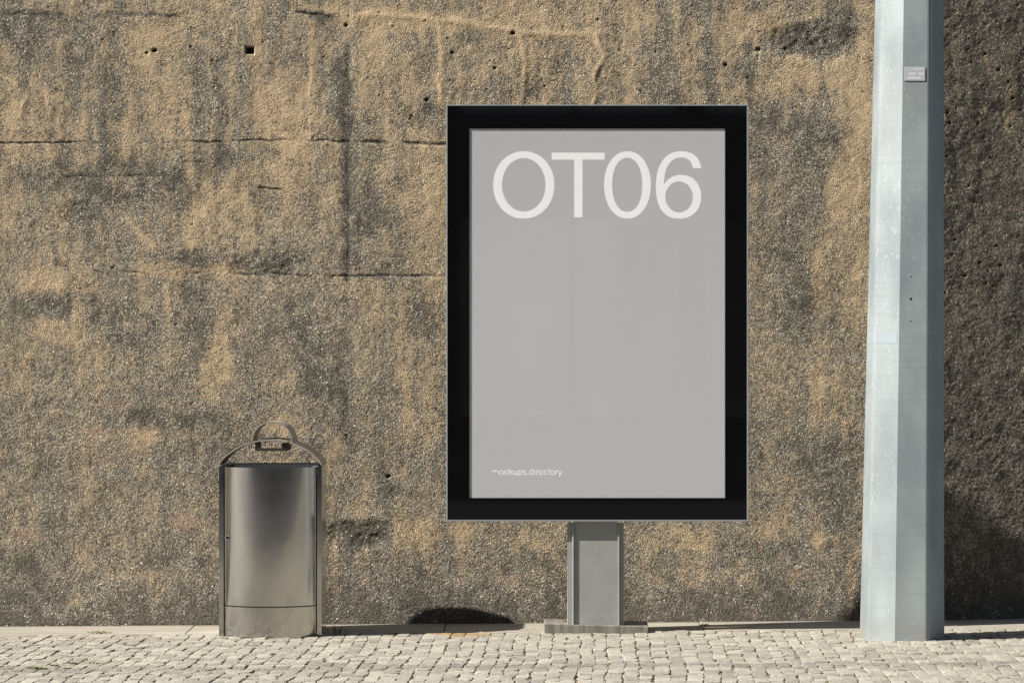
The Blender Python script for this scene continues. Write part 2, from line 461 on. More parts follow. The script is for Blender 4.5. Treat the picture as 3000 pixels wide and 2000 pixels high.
def build_setts():
    x0, x1, y0, y1 = -3.6, 3.9, KERB_Y+.16, LEDGE_Y-.004
    V, F, T, RU = [], [], [], []
    lean = .028
    rr = random.random
    x = x0 - .3
    ci = 0
    def wob(xx, yy):
        return .006*math.sin(yy*2.1+xx*1.3) + .004*math.sin(yy*5.3+xx*3.7)
    while x < x1:
        wdt = random.uniform(.055, .068)
        # rows are coarser near the kerb where nobody sees them up close
        y = y0 + rr()*.05
        while y < y1 - .02:
            dep = random.uniform(.075, .15); sx_ = random.gauss(0, .0042)
            yb = min(y + dep, y1)
            if y1 - yb < .05: yb = y1
            g = random.uniform(.0004, .0040)
            cx0, cx1 = x + sx_ + g*.6, x + sx_ + wdt - g*.6
            ya, yc = y + g*.35, yb - g*.35
            sk = lean*(y - LEDGE_Y)
            if y > 16.7:   # setts cut neatly round the sign plinth and pole
                pass
            jit = lambda s: (rr()-.5)*s
            pts = []
            nx, ny = 4, 5
            hz = jit(.005); tx, ty = jit(.07), jit(.04)
            # outline (12 points around) with rounded, chipped corners
            c = [(cx0,ya),(cx1,ya),(cx1,yc),(cx0,yc)]
            out = []
            for q in range(4):
                p, r_ = c[q], c[(q+1) % 4]
                for s_ in (.10, .5, .90):
                    out.append((p[0]+(r_[0]-p[0])*s_ + jit(.005), p[1]+(r_[1]-p[1])*s_ + jit(.006)))
            mx, my = (cx0+cx1)/2, (ya+yc)/2
            b = len(V); n = len(out)
            tone = min(1, max(0, .5 + random.gauss(0, .34)))
            for lev, (ins, zz) in enumerate(((0., -.03), (0., -.0024), (.04, -.0002), (.45, .0002))):
                for (px, py) in out:
                    qx = px + (mx-px)*ins; qy = py + (my-py)*min(ins*.6, .3)
                    V.append((qx + lean*(qy-LEDGE_Y) + wob(qx, qy), qy,
                              gz(qx) + zz + (hz + tx*(qx-mx) + ty*(qy-my) if lev else 0) + (jit(.0030) if lev > 1 else 0)))
            V.append((mx + lean*(my-LEDGE_Y) + wob(mx, my), my, gz(mx) + hz + .0008 + jit(.001)))
            for lev in range(3):
                for i in range(n):
                    a = b+lev*n+i; a2 = b+lev*n+(i+1) % n
                    F.append((a, a2, a2+n, a+n))
            for i in range(n): F.append((b+3*n+i, b+3*n+(i+1) % n, b+4*n))
            dx, dy = (mx + .24)/.19, (my - 16.98)/.10
            ru = max(0, 1 - dx*dx - dy*dy)**.7 * .9
            T += [tone]*(4*n+1); RU += [ru]*(4*n+1)
            y = yb
        x += wdt
    me = bpy.data.meshes.new('pavement')
    me.from_pydata(V, [], F); me.update()
    for p in me.polygons: p.use_smooth = True
    me.set_sharp_from_angle(angle=R(28))
    me.materials.append(M_stone)
    a = me.attributes.new('tone', 'FLOAT', 'POINT'); a.data.foreach_set('value', T)
    a = me.attributes.new('rust', 'FLOAT', 'POINT'); a.data.foreach_set('value', RU)
    o = link(bpy.data.objects.new('pavement', me))
    tag(o, 'pavement of small split granite setts in rows running toward the wall', kind='structure')
build_setts()
# smoother paving carries on to either side of the modelled setts
for a, b in ((-60, -3.75), (3.95, 60)):
    xs = [a, -14 if a < 0 else b, b] if a < 0 else [a, 14, b]
    tag(sheet('side_pavement', xs, KERB_Y+.16, LEDGE_Y, -.002, M_stone), 'granite paving beside the setts')

# ------------------------------------------------------------------ wall
def vnoise(X, Z, s, seed, octaves=1, gain=.5, aniso=1.0):
    """smooth value noise, s = size of a cell in metres"""
    out = np.zeros_like(X); amp = 1.0; tot = 0
    r = np.random.default_rng(seed)
    for k in range(octaves):
        ss = s / 2**k
        G = r.random((256, 256))
        u = X/ss + 1000.37*(k+1); v = Z/(ss*aniso) + 777.1*(k+1)
        iu = np.floor(u).astype(int); iv = np.floor(v).astype(int)
        fu = u-iu; fv = v-iv
        fu = fu*fu*(3-2*fu); fv = fv*fv*(3-2*fv)
        g = lambda a, b: G[a % 256, b % 256]
        val = (g(iu,iv)*(1-fu)+g(iu+1,iv)*fu)*(1-fv) + (g(iu,iv+1)*(1-fu)+g(iu+1,iv+1)*fu)*fv
        out += amp*(val*2-1); tot += amp; amp *= gain
    return out/tot

def segdist(X, Z, pts):
    d = np.full(X.shape, 1e9)
    for (ax, az), (bx, bz) in zip(pts[:-1], pts[1:]):
        dx, dz = bx-ax, bz-az; L = dx*dx+dz*dz
        t = np.clip(((X-ax)*dx+(Z-az)*dz)/L, 0, 1)
        d = np.minimum(d, np.hypot(X-ax-t*dx, Z-az-t*dz))
    return d

def build_wall():
    fx = np.arange(-2.80, 2.95, .0052)
    xs = np.concatenate([-np.geomspace(2.83, 14, 60)[::-1], fx, np.geomspace(2.98, 14, 60)])
    fz = np.arange(-.06, 3.16, .0052)
    zs = np.concatenate([[-.3, -.12], fz, np.linspace(3.2, 4.6, 24)])
    X, Z = np.meshgrid(xs, zs)
    P = 1/ (FPX/WALL_Y)
    ell = lambda px, py, rx, ry, soft=1.0: np.clip(1.15 - np.hypot((X-wx(px)+.03*wob1)/(rx*P), (Z-wz(py)+.03*wob2)/(ry*P))**1.3, 0, 1)
    wob1 = vnoise(X, Z, .14, 3, 3); wob2 = vnoise(X, Z, .14, 4, 3)
    L = lambda pts: [(wx(a), wz(b)) for a, b in pts]
    # ---- where the sandy mortar, the dark dirt (some shade painted in) and the bare stones are
    big = vnoise(X, Z, .75, 21, 4, .55); streak = vnoise(X, Z, .075, 22, 3, .6, 7.0)
    mid = vnoise(X, Z, .20, 23, 4, .6)
    small = vnoise(X, Z, .06, 26, 3, .6)
    up = np.clip((Z-1.2)/1.4, 0, 1)
    drip = np.clip(vnoise(X, Z, .035, 24, 2, .6, 12.0), 0, 1)*np.clip(vnoise(X, Z, .35, 25, 2)+.35, 0, 1)
    sand = .38 + .26*mid + .18*small + .10*np.clip(1.3-Z, 0, 1) + 1.0*drip + .42*streak*(.5+.5*up) + .16*big + .10*up
    dark = .10 + .30*np.clip(vnoise(X, Z, .42, 31, 4, .6), 0, 1) + .16*np.clip(vnoise(X, Z, .055, 34, 3, .6, 5.0), 0, 1)*np.clip(vnoise(X, Z, .5, 35, 2)+.3, 0, 1)*2 + .42*np.clip(-streak, 0, 1)*(vnoise(X, Z, .6, 32, 2)+.6) + .12*np.clip(small*.7+mid, 0, 1)
    coarse = .45 + .35*vnoise(X, Z, .3, 41, 3) + .3*np.clip(1-Z/1.6, 0, 1)
    green = .10*np.clip(1-Z/1.2, 0, 1) + .25*np.clip(vnoise(X, Z, .22, 51, 3), 0, 1)*np.clip(1-Z/1.5, 0, 1)
    pink = .15*np.clip(vnoise(X, Z, .25, 52, 3), 0, 1)*np.clip(1.1-Z/1.3, 0, 1)
    # dark patches (pixel centre, radii, strength)
    brk_ = np.clip(.85 + 1.1*vnoise(X, Z, .09, 27, 4, .65), .1, 1.8)
    for px, py, rx, ry, s in ((100,110,260,90,.22),(235,150,40,150,.22),(180,900,170,60,.42),(240,620,70,40,.55),(560,760,120,40,.35),
            (640,470,110,40,.35),(300,520,330,60,.30),(520,560,260,70,.28),(780,770,140,40,.42),(380,960,110,80,.30),(560,900,60,190,.30),
            (870,960,90,110,.28),(940,1060,90,130,.25),(1150,780,60,40,.3),(950,1120,70,60,.4),(560,1230,130,35,.42),(420,1215,60,40,.3),(1060,1570,115,42,.75),
            (660,1400,80,160,.25),(2390,120,190,55,.50),(2480,60,100,50,.25),(2290,350,110,50,.28),(2240,480,60,60,.3),(2420,420,120,100,.25),
            (1030,560,26,300,.30),(1010,330,22,240,.45),(1025,760,30,60,.4),(1240,330,60,50,.35),(1100,650,90,60,.25),(1080,600,60,90,.25),
            (470,1640,70,50,.25),(60,1650,70,50,.35),(2440,1500,100,120,.30),(2300,1600,60,50,.3),(2340,870,90,120,.25),
            (1150,1430,70,60,.3),(1240,950,60,80,.3),(1200,1100,50,90,.25),(330,330,40,190,.30),(640,330,40,300,.18),(210,300,60,60,.2),(1560,260,60,60,.2),
            (940,42,70,16,.55),(60,48,300,16,.25),(2260,720,60,160,.2),(2400,1330,170,90,.30)):
        dark = dark + s*1.35*ell(px, py, rx, ry)*brk_
    for px, py, rx, ry, s in ((820,320,110,110,.30),(870,420,60,50,.3),(640,575,90,40,.35),(330,555,60,26,.25),(480,790,130,34,.40),(830,500,60,70,.35),
            (640,790,90,30,.4),(640,1000,40,130,.3),(620,1090,60,120,.28),(430,1280,70,50,.4),(540,1250,40,25,.3),(1150,180,120,160,.25),(1180,60,200,40,.3),(1500,60,300,45,.2),
            (1400,200,90,80,.15),(2200,80,120,60,.3),(2350,220,160,60,.35),(2500,330,60,240,.35),(2460,560,50,100,.3),(2520,250,40,400,.25),(2200,260,80,60,.3),
            (150,640,90,50,.25),(110,830,120,50,.25),(60,330,60,140,.3),(420,140,90,60,.2),(1180,420,90,200,.2),(1260,560,40,200,.2),(170,960,90,50,.25),
            (980,1330,50,90,.3),(860,1440,90,50,.25),(1240,1560,60,60,.3),(2260,1560,80,40,.3),(2030,1580,80,40,.25),(1550,1590,90,40,.3),(1360,1560,80,40,.25),
            (940,20,60,12,.4),(2420,1580,50,30,.3),(230,1760,40,60,.25),(850,1250,60,40,.3)):
        sand = sand + s*1.3*ell(px, py, rx, ry); dark = dark - .35*s*ell(px, py, rx, ry)
    for px, py, rx, ry, s in ((240,640,90,60,.5),(120,820,140,80,.4),(500,760,160,60,.4),(780,790,170,60,.5),(1060,1570,125,60,.9),(2400,130,180,80,.7),(620,1000,200,200,.2)):
        coarse = coarse + s*ell(px, py, rx, ry)
    for px, py, rx, ry in ((60,900,60,40),(50,1650,60,50),(300,1450,60,60),(460,1640,60,40),(1930,1650,50,40),(2250,1640,40,60),(1600,1655,30,60),(40,1000,50,160),(100,1380,40,40),(1320,1665,30,30),(2150,1650,20,40)):
        green = green + .6*ell(px, py, rx, ry)
    for px, py, rx, ry in ((190,1010,60,40),(340,1180,80,40),(300,1360,60,40),(80,1560,80,40),(540,1530,90,40),(450,1680,60,16),(300,1270,90,40),(1920,1700,60,30),(1500,1700,50,25),(900,1700,80,30),(2330,1690,70,30)):
        pink = pink + .6*ell(px, py, rx, ry)
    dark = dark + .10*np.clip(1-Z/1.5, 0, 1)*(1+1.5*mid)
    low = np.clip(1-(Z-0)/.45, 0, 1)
    dark = dark + .52*low*(.65+.5*vnoise(X, Z, .18, 61, 3)) + .55*np.clip(1-Z/.22, 0, 1)*(.8+.5*vnoise(X, Z, .12, 62, 3))  # foot dirt, deepened in colour to stand for the near-black shadow
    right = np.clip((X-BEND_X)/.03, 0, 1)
    dark = dark*(1-.25*right) + .38*right; sand = sand - .15*right  # right stretch painted darker to stand for the shade on it
    rust = np.zeros_like(X)
    for px, py, r in ((387,700,10),(1905,1607,9),(2228,1600,10),(2222,1612,8),(1580,1640,9),(2405,1600,9),(2185,288,5)):
        rust = np.maximum(rust, np.clip(1.2-np.hypot(X-wx(px), Z-wz(py))/(r*P), 0, 1)*(.6+.4*small))
    # ---- relief: metres toward the camera
    H = .0055*vnoise(X, Z, .62, 71, 3) + .0028*vnoise(X, Z, .16, 72, 3) + .0013*vnoise(X, Z, .05, 73, 2) + .0016*vnoise(X, Z, .07, 76, 2, .5, 6.0)*np.clip(Z-.8, 0, 1)
    grit = vnoise(X, Z, .0112, 74, 1)
    grit2 = vnoise(X, Z, .021, 75, 1)
    H += (.0004 + .0006*np.clip(coarse, 0, 1.4))*grit + .0009*grit2*np.clip(coarse-.35, 0, 1.3)
    for px, py, rx, ry, s in ((1060,1570,115,42,.008),(240,620,70,40,.005),(2390,125,190,55,.006),(780,770,140,40,.004)):
        e = ell(px, py, rx, ry); H -= s*np.clip(e*1.6, 0, 1); H += .0022*grit2*e
    def groove(pts, w, d, wob=.004, brk=0.0, dk=.5):
        nonlocal H, dark
        D = segdist(X + wob*vnoise(X, Z, .05, 81, 2), Z + wob*vnoise(X, Z, .05, 82, 2), L(pts))
        m = np.exp(-(D/w)**2)
        if brk: m = m*np.clip(.5+1.6*vnoise(X, Z, .09, 83, 2)+ (1-brk), 0, 1)
        H -= d*m; dark = dark + dk*m
    def ridge(pts, w, d, sd=1.0):
        nonlocal H, sand, dark
        D = segdist(X + .012*vnoise(X, Z, .08, 84, 2), Z + .012*vnoise(X, Z, .08, 85, 2), L(pts))
        m = np.exp(-(D/w)**2)*(.7+.4*vnoise(X, Z, .07, 86, 2))
        H += d*m; sand = sand + sd*m; dark = dark - .5*m
    groove([(-200,421),(330,418),(700,413),(900,411),(1010,415)], .0034, .0050, wob=.009, brk=.9, dk=.65)
    groove([(1010,414),(1110,417),(1310,424)], .008, .005, brk=.5, dk=.45)
    groove([(280,797),(560,802),(800,803),(1010,808)], .0034, .0042, wob=.009, brk=.9, dk=.55)
    groove([(1010,808),(1310,809)], .006, .004, brk=.6, dk=.5)
    groove([(-200,45),(200,42),(520,46)], .010, .003, wob=.01, brk=.8, dk=.5)
    groove([(870,35),(960,47),(1020,40)], .006, .005, wob=.01, brk=.7, dk=.6)
    groove([(495,475),(600,476)], .004, .004, brk=.6, dk=.4); groove([(760,549),(825,556)], .004, .006, dk=.6)
    groove([(100,520),(500,515)], .007, .003, brk=.8, dk=.3)
    groove([(1022,-40),(1020,80),(1024,160),(1026,220),(1030,400),(1020,620),(1018,820),(1010,1000),(1008,1300)], .026, .0022, wob=.025, brk=.6, dk=.42)
    groove([(1012,170),(1030,260),(1032,400)], .006, .002, wob=.012, brk=.7, dk=.4)
    groove([(1018,450),(1022,600),(1016,790)], .005, .0012, wob=.01, brk=.7, dk=.4)
    # a low step of formwork at the vertical seam
    H += .0035*np.clip((X-wx(1030))/.02+.5, 0, 1)*np.clip((Z-1.4)*2, 0, 1)
    ridge([(1060,44),(1150,45),(1290,62),(1380,68),(1480,90),(1540,98),(1640,104),(1745,104),(1770,140)], .017, .0045)
    ridge([(1288,70),(1296,150),(1286,300)], .013, .0032); ridge([(1525,105),(1545,190),(1525,310)], .012, .003)
    ridge([(1745,108),(1775,165),(1745,210),(1738,310)], .013, .004); ridge([(918,70),(912,200),(910,400)], .012, .002, .4)
    ridge([(2480,420),(2520,500),(2530,560)], .012, .003); ridge([(105,210),(80,270),(65,340)], .010, .002, .3); ridge([(370,640),(450,720)], .014, .003, .35)
    # pits and the square anchor hole
    r2 = np.random.default_rng(5)
    pits = [(732,148,11,.05),(453,148,6,.02),(560,138,3,.01),(1503,97,6,.02),(1250,292,5,.018),(1138,1394,5,.02),(2125,190,5,.015),(1450,200,3,.01),(2222,145,6,.012),(1325,155,4,.012),(1014,74,5,.012),(430,155,4,.01),(2301,142,4,.01)]
    for _ in range(200):
        pits.append((r2.uniform(880, 2560), abs(r2.normal(0, 260)), r2.uniform(1.0, 2.5), r2.uniform(.003, .007)))
    for _ in range(90):
        pits.append((r2.uniform(0, 3000), r2.uniform(0, 1700), r2.uniform(1.6, 3.0), r2.uniform(.003, .008)))
    for _ in range(26):
        pits.append((r2.uniform(2765, 3000), r2.uniform(0, 900), r2.uniform(2.5, 5), r2.uniform(.005, .012)))
    for px, py, r_, d in pits:
        cx, cz = wx(px), wz(py); rad = r_*P
        i0, i1 = np.searchsorted(xs, [cx-3*rad-.01, cx+3*rad+.01]); j0, j1 = np.searchsorted(zs, [cz-3*rad-.01, cz+3*rad+.01])
        if i1 <= i0 or j1 <= j0: continue
        sx, sz = X[j0:j1, i0:i1], Z[j0:j1, i0:i1]
        if r_ > 10: q = np.maximum(np.abs(sx-cx)/(rad*.9), np.abs(sz-cz)/(rad*.72))
        else: q = np.hypot((sx-cx), (sz-cz)*1.2)/rad
        m = np.clip((1.35-q)/.5, 0, 1)
        H[j0:j1, i0:i1] -= d*m; 
        if r_ > 3.4: dark[j0:j1, i0:i1] += 1.2*m
        else: dark[j0:j1, i0:i1] += .5*m
    # lower edge is ragged against the border strip
    # the foot of the wall flares out to slant the sign's shadow edge
    H = H + .045*np.clip(1-np.clip(Z, 0, 9)/.5, 0, 1)**2
    H = np.where(np.abs(X) > 2.9, np.clip(H, -.006, .02), H)
    Y = WALL_Y + np.maximum(0, X-BEND_X)*BEND - H
    # soften the bend's arris
    nz, nx = X.shape
    co = np.stack([X, Y, Z], -1).reshape(-1, 3)
    idx = np.arange(nx*nz).reshape(nz, nx)
    q = np.stack([idx[:-1,:-1], idx[:-1,1:], idx[1:,1:], idx[1:,:-1]], -1).reshape(-1, 4)
    # back and top close it as a solid slab
    nb = len(co)
    top = co[idx[-1]].copy(); tb = top.copy(); tb[:, 1] += .45; bb = tb.copy(); bb[:, 2] = -.3
    co = np.concatenate([co, tb, bb])
    it = np.arange(nx)
    q2 = np.stack([idx[-1,:-1], idx[-1,1:], nb+it[1:], nb+it[:-1]], -1)
    q3 = np.stack([nb+it[:-1], nb+it[1:], nb+nx+it[1:], nb+nx+it[:-1]], -1)
    q = np.concatenate([q, q2, q3]).astype(np.int32)
    me = bpy.data.meshes.new('concrete_wall')
    me.vertices.add(len(co)); me.vertices.foreach_set('co', co.astype(np.float32).ravel())
    me.loops.add(q.size); me.loops.foreach_set('vertex_index', q.ravel())
    me.polygons.add(len(q)); me.polygons.foreach_set('loop_start', (np.arange(len(q))*4).astype(np.int32))
    me.update(calc_edges=True)
    me.shade_smooth()
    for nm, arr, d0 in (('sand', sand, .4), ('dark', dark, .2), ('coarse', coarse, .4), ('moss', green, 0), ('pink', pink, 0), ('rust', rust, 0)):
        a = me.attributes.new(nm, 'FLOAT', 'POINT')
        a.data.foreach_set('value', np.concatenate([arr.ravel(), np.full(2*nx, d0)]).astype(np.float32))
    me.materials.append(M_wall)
    o = link(bpy.data.objects.new('concrete_wall', me))
    tag(o, 'tall rough sandy brown concrete retaining wall behind the street furniture', 'wall')
build_wall()

# ------------------------------------------------------------------ litter bin
BY = 16.93; BX = -1.121
bin_ = thing('litter_bin', (BX, BY, gz(BX)-.009), 'brushed stainless steel litter bin with curved door and arched top standing by the wall', 'litter bin')
HW, BULGE, SIDE, BACKB, RIM = .238, .115, .432, .025, .798
def arc(hw, s, y_edge, sign, n=28):
    Rr = (hw*hw+s*s)/(2*s); a = math.asin(hw/Rr)
    return [(Rr*math.sin(-a+2*a*i/n), y_edge + sign*(Rr*math.cos(-a+2*a*i/n)-(Rr-s))) for i in range(n+1)]
m = MB()
for s in (-1, 1):
    e = s*HW; i = s*.2165
    m.box(min(e, i), max(e, i), 0, .004, .004, RIM)                     # front flange
    m.box(min(e, e-s*.003), max(e, e-s*.003), .0045, SIDE, .004, RIM)   # side plate
m.sheet(arc(HW-.001, BACKB, SIDE, +1)[::-1], .004, RIM, .003, 'z')
m.build('shell', M_steel, bin_, smooth=True)
def curved(name, z0, z1, hw, mat, s=BULGE, y=.0, th=.004, bev=0):
    pr = arc(hw, s, y, -1)
    mm = MB().sheet(pr, z0, z1, th, 'z')
    return mm.build(name, mat, bin_, smooth=True)
door = curved('door', .155, RIM-.004, .2125, M_steel)
curved('base_panel', .006, .150, .2125, M_steel)
# lock in the door edge
kx, kz = -.199, .468
RR = (.2125**2+BULGE**2)/(2*BULGE); ky = -(math.sqrt(RR*RR-kx*kx)-(RR-BULGE)) - .006
lk = MB().disc_y(kx, kz, ky-.006, ky+.004, .0105).build('lock', M_alu, door)
MB().disc_y(kx+.001, kz+.001, ky-.0085, ky-.0058, .0062).build('keyhole', M_hole, lk)
# hinge at the top right, liner inside, floor
MB().box(.196, .222, -.004, .001, RIM-.003, RIM+.0015).box(.2155, .2175, -.003, .0, RIM-.04, RIM-.016).build('hinge', M_alu, door)
ln = MB(); ln.sheet(arc(.206, BULGE-.014, .006, -1), .02, RIM-.030, .002, 'z'); ln.sheet(arc(.206, BACKB-.02, SIDE-.01, +1)[::-1], .02, RIM-.004, .002, 'z')
ln.box(-.212, -.208, .008, SIDE-.012, .02, RIM-.004); ln.box(.208, .212, .008, SIDE-.012, .02, RIM-.004); ln.box(-.2, .2, .0, SIDE, .02, .03)
ln.build('liner', M_liner, bin_)
MB().sheet(arc(.20, BULGE-.03, .01, -1), -.012, .012, .003, 'z').box(-.2, .2, .02, SIDE, -.012, .004).build('foot', M_dark, bin_)
# arched top: one wide sheet bent from side to side, with a slot in its crown
A0, A1 = .008, .37
def az(u): return RIM + .003 + .114*max(0, 1-u*u)**.75
us = [-1+2*i/60 for i in range(61)]
prof = [(HW*u*.99-.002, az(u)) for u in us]
m = MB()
cut = .34
Lp = [p for p, u in zip(prof, us) if u <= -cut+.005]; Rp = [p for p, u in zip(prof, us) if u >= cut-.005]; Cp = [p for p, u in zip(prof, us) if abs(u) <= cut+.005]
m.sheet(Lp, A0, A1, .0062); m.sheet(Rp, A0, A1, .0062)
m.sheet(Cp, A0, A0+.04, .0062); m.sheet(Cp, A1-.04, A1, .0062)
arch = m.build('arched_top', M_satin, bin_, smooth=True)
arch.rotation_euler = (0, 0, R(-1.0))
# stub-out box hanging in the slot
m = MB()
za = RIM+.115
for s in (-1, 1):
    xx = s*.073
    m.box(min(xx, xx-s*.003), max(xx, xx-s*.003), A0+.012, A1-.05, za-.046, za-.006)
    m.box(min(xx, xx-s*.022), max(xx, xx-s*.022), A0+.012, A0+.016, za-.046, za-.008)
m.box(-.07, .07, A0+.010, A1-.05, za-.046, za-.042)
m.box(-.07, .07, A0+.008, A0+.011, za-.046, za-.032)
m.build('ashtray', M_dark, arch)
hp = []
for i in range(41):
    a = math.pi - math.pi*i/40
    hp.append((.004+.089*math.copysign(abs(math.cos(a))**.92, math.cos(a)), az(.36)+ .094*math.sin(a)**.9 if 0 < i < 40 else az(.37)))
MB().sheet(hp, A0+.02, A1-.03, .0062)  .build('handle', M_satin, arch, smooth=True)

# ------------------------------------------------------------------ poster sign
SY = 16.97
K = FPX/SY
def sx(px): return (px-1500)/K
def sz(py): return CAMZ-(py-1000)/K
x0, x1, z0, z1 = sx(1307), sx(2193), sz(1526.6), sz(307)
SXC = (x0+x1)/2
sign = thing('poster_sign', (SXC, SY, gz(SXC)), 'free standing lightbox sign with black border and grey OT06 poster on a grey steel post', 'sign')
G0 = gz(SXC)
lx = lambda v: v-SXC
lz = lambda v: v-G0
ax0, ax1, az0, az1 = lx(x0), lx(x1), lz(z0), lz(z1)
fw = 4.6/K
TH = .078
m = MB()
m.box(ax0, ax0+fw, 0, TH, az0, az1); m.box(ax1-fw, ax1, 0, TH, az0, az1)
m.box(ax0+fw, ax1-fw, 0, TH, az0, az0+fw); m.box(ax0+fw, ax1-fw, 0, TH, az1-fw*.8, az1)
m.box(ax0+fw, ax1-fw, .02, TH-.01, az0+fw, az1-fw)
m.build('case', M_alu, sign, bevel=.0012)
bx0, bx1, bz0, bz1 = ax0+fw, ax1-fw, az0+fw, az1-fw*.8
ox0, ox1, oz0, oz1 = lx(sx(1375)), lx(sx(2124)), lz(sz(1458)), lz(sz(377))
m = MB()
g = .001
yb0, yb1 = .002, .0052
m.box(bx0+g, ox0, yb0, yb1, bz0+g, bz1-g); m.box(ox1, bx1-g, yb0, yb1, bz0+g, bz1-g)
m.box(ox0, ox1, yb0, yb1, bz0+g, oz0); m.box(ox0, ox1, yb0, yb1, oz1, bz1-g)
m.build('black_border', M_black, sign)
mesh_obj('glass_pane', [(ox0, .0024, oz0), (ox1, .0024, oz0), (ox1, .0024, oz1), (ox0, .0024, oz1)], [(0,1,2,3)], M_glass, sign)
post_ = MB().box(ox0-.02, ox1+.02, .0058, .0075, oz0-.02, oz1+.02).build('poster', M_poster, sign)

def letters(name, shapes, y, parent, mat):
    cu = bpy.data.curves.new(name, 'CURVE'); cu.dimensions = '2D'; cu.fill_mode = 'BOTH'; cu.extrude = .0001; cu.resolution_u = 24
    for closed_bez in shapes:
        sp = cu.splines.new('BEZIER'); n = len(closed_bez); sp.bezier_points.add(n-1); sp.use_cyclic_u = True
        for bp, (hl, c, hr) in zip(sp.bezier_points, closed_bez):
            bp.handle_left_type = bp.handle_right_type = 'FREE'
            bp.co = (*c, 0); bp.handle_left = (*hl, 0); bp.handle_right = (*hr, 0)
    tmp = bpy.data.objects.new('tmp', cu); sc.collection.objects.link(tmp)
    bpy.context.view_layer.update()
    me = bpy.data.meshes.new_from_object(tmp.evaluated_get(bpy.context.evaluated_depsgraph_get()))
    bpy.data.objects.remove(tmp)
    me.name = name
    me.materials.clear(); me.materials.append(mat)
    for p in me.polygons: p.material_index = 0
    o = link(bpy.data.objects.new(name, me), parent)
    o.rotation_euler = (R(90), 0, 0); o.location = (0, y, 0)
    return o
def conv(X, Y): return (lx(sx(1280+X/2.45)), lz(sz(280+Y/2.45)))
def ellipse(cx, cy, rx, ry, k=.5523):
    P = [((cx+rx, cy), (0, -ry)), ((cx, cy-ry), (-rx, 0)), ((cx-rx, cy), (0, ry)), ((cx, cy+ry), (rx, 0))]
    out = []
    for (c, d) in P:
        out.append((conv(c[0]-d[0]*k, c[1]-d[1]*k), conv(*c), conv(c[0]+d[0]*k, c[1]+d[1]*k)))
    return out
def poly(pts):
    return [(conv(*p), conv(*p), conv(*p)) for p in pts]
def path(segs):
    """segs: (point, handle out, handle in of next)"""
    n = len(segs); out = []
    for i, (c, ho, _) in enumerate(segs):
        hin = segs[i-1][2]
        out.append((conv(*(hin or c)), conv(*c), conv(*(ho or c))))
    return out
ty = .0056
letters('letter', [ellipse(624,642,220,242,.57), ellipse(624,641,156,191,.565)], ty, post_, M_white)
letters('letter', [poly([(824,410),(1205,410),(1205,461),(1046,461),(1046,874),(985,874),(985,461),(824,461)])], ty, post_, M_white)
letters('letter', [ellipse(1368.5,642,168.5,242,.58), ellipse(1367,641,108,194,.60)], ty, post_, M_white)
letters('letter', [path([((1898,522),None,None),((1837,522),(1832,472),(1800,445)),((1754,445),(1675,445),(1632,520)),((1630,640),(1655,595),(1700,570)),
    ((1754,570),(1840,570),(1898,635)),((1898,727),(1898,818),(1835,884)),((1740,884),(1625,884),(1572,795)),((1572,655),(1572,500),(1635,400)),((1754,400),(1840,400),(1893,450))]),
    ellipse(1739.5,728,98.5,111)], ty, post_, M_white)
def text_mesh(name, body, parent, mat, x, z, width, y, height=None, ext=.0001, bold=0):
    cu = bpy.data.curves.new(name, 'FONT'); cu.body = body; cu.extrude = ext; cu.offset = bold
    tmp = bpy.data.objects.new('tmp', cu); sc.collection.objects.link(tmp)
    bpy.context.view_layer.update()
    me = bpy.data.meshes.new_from_object(tmp.evaluated_get(bpy.context.evaluated_depsgraph_get()))
    bpy.data.objects.remove(tmp)
    n = len(me.vertices); a = np.empty(n*3, np.float32); me.vertices.foreach_get('co', a); a = a.reshape(-1, 3)
    s = width/(a[:,0].max()-a[:,0].min())
    sh = s if height is None else height/(a[:,1].max()-a[:,1].min())
    a[:,0] = (a[:,0]-a[:,0].min())*s; a[:,1] *= sh
    me.vertices.foreach_set('co', a.ravel()); me.update()
    me.name = name; me.materials.clear(); me.materials.append(mat)
    o = link(bpy.data.objects.new(name, me), parent); o.rotation_euler = (R(90), 0, 0); o.location = (x, y, z)
    return o
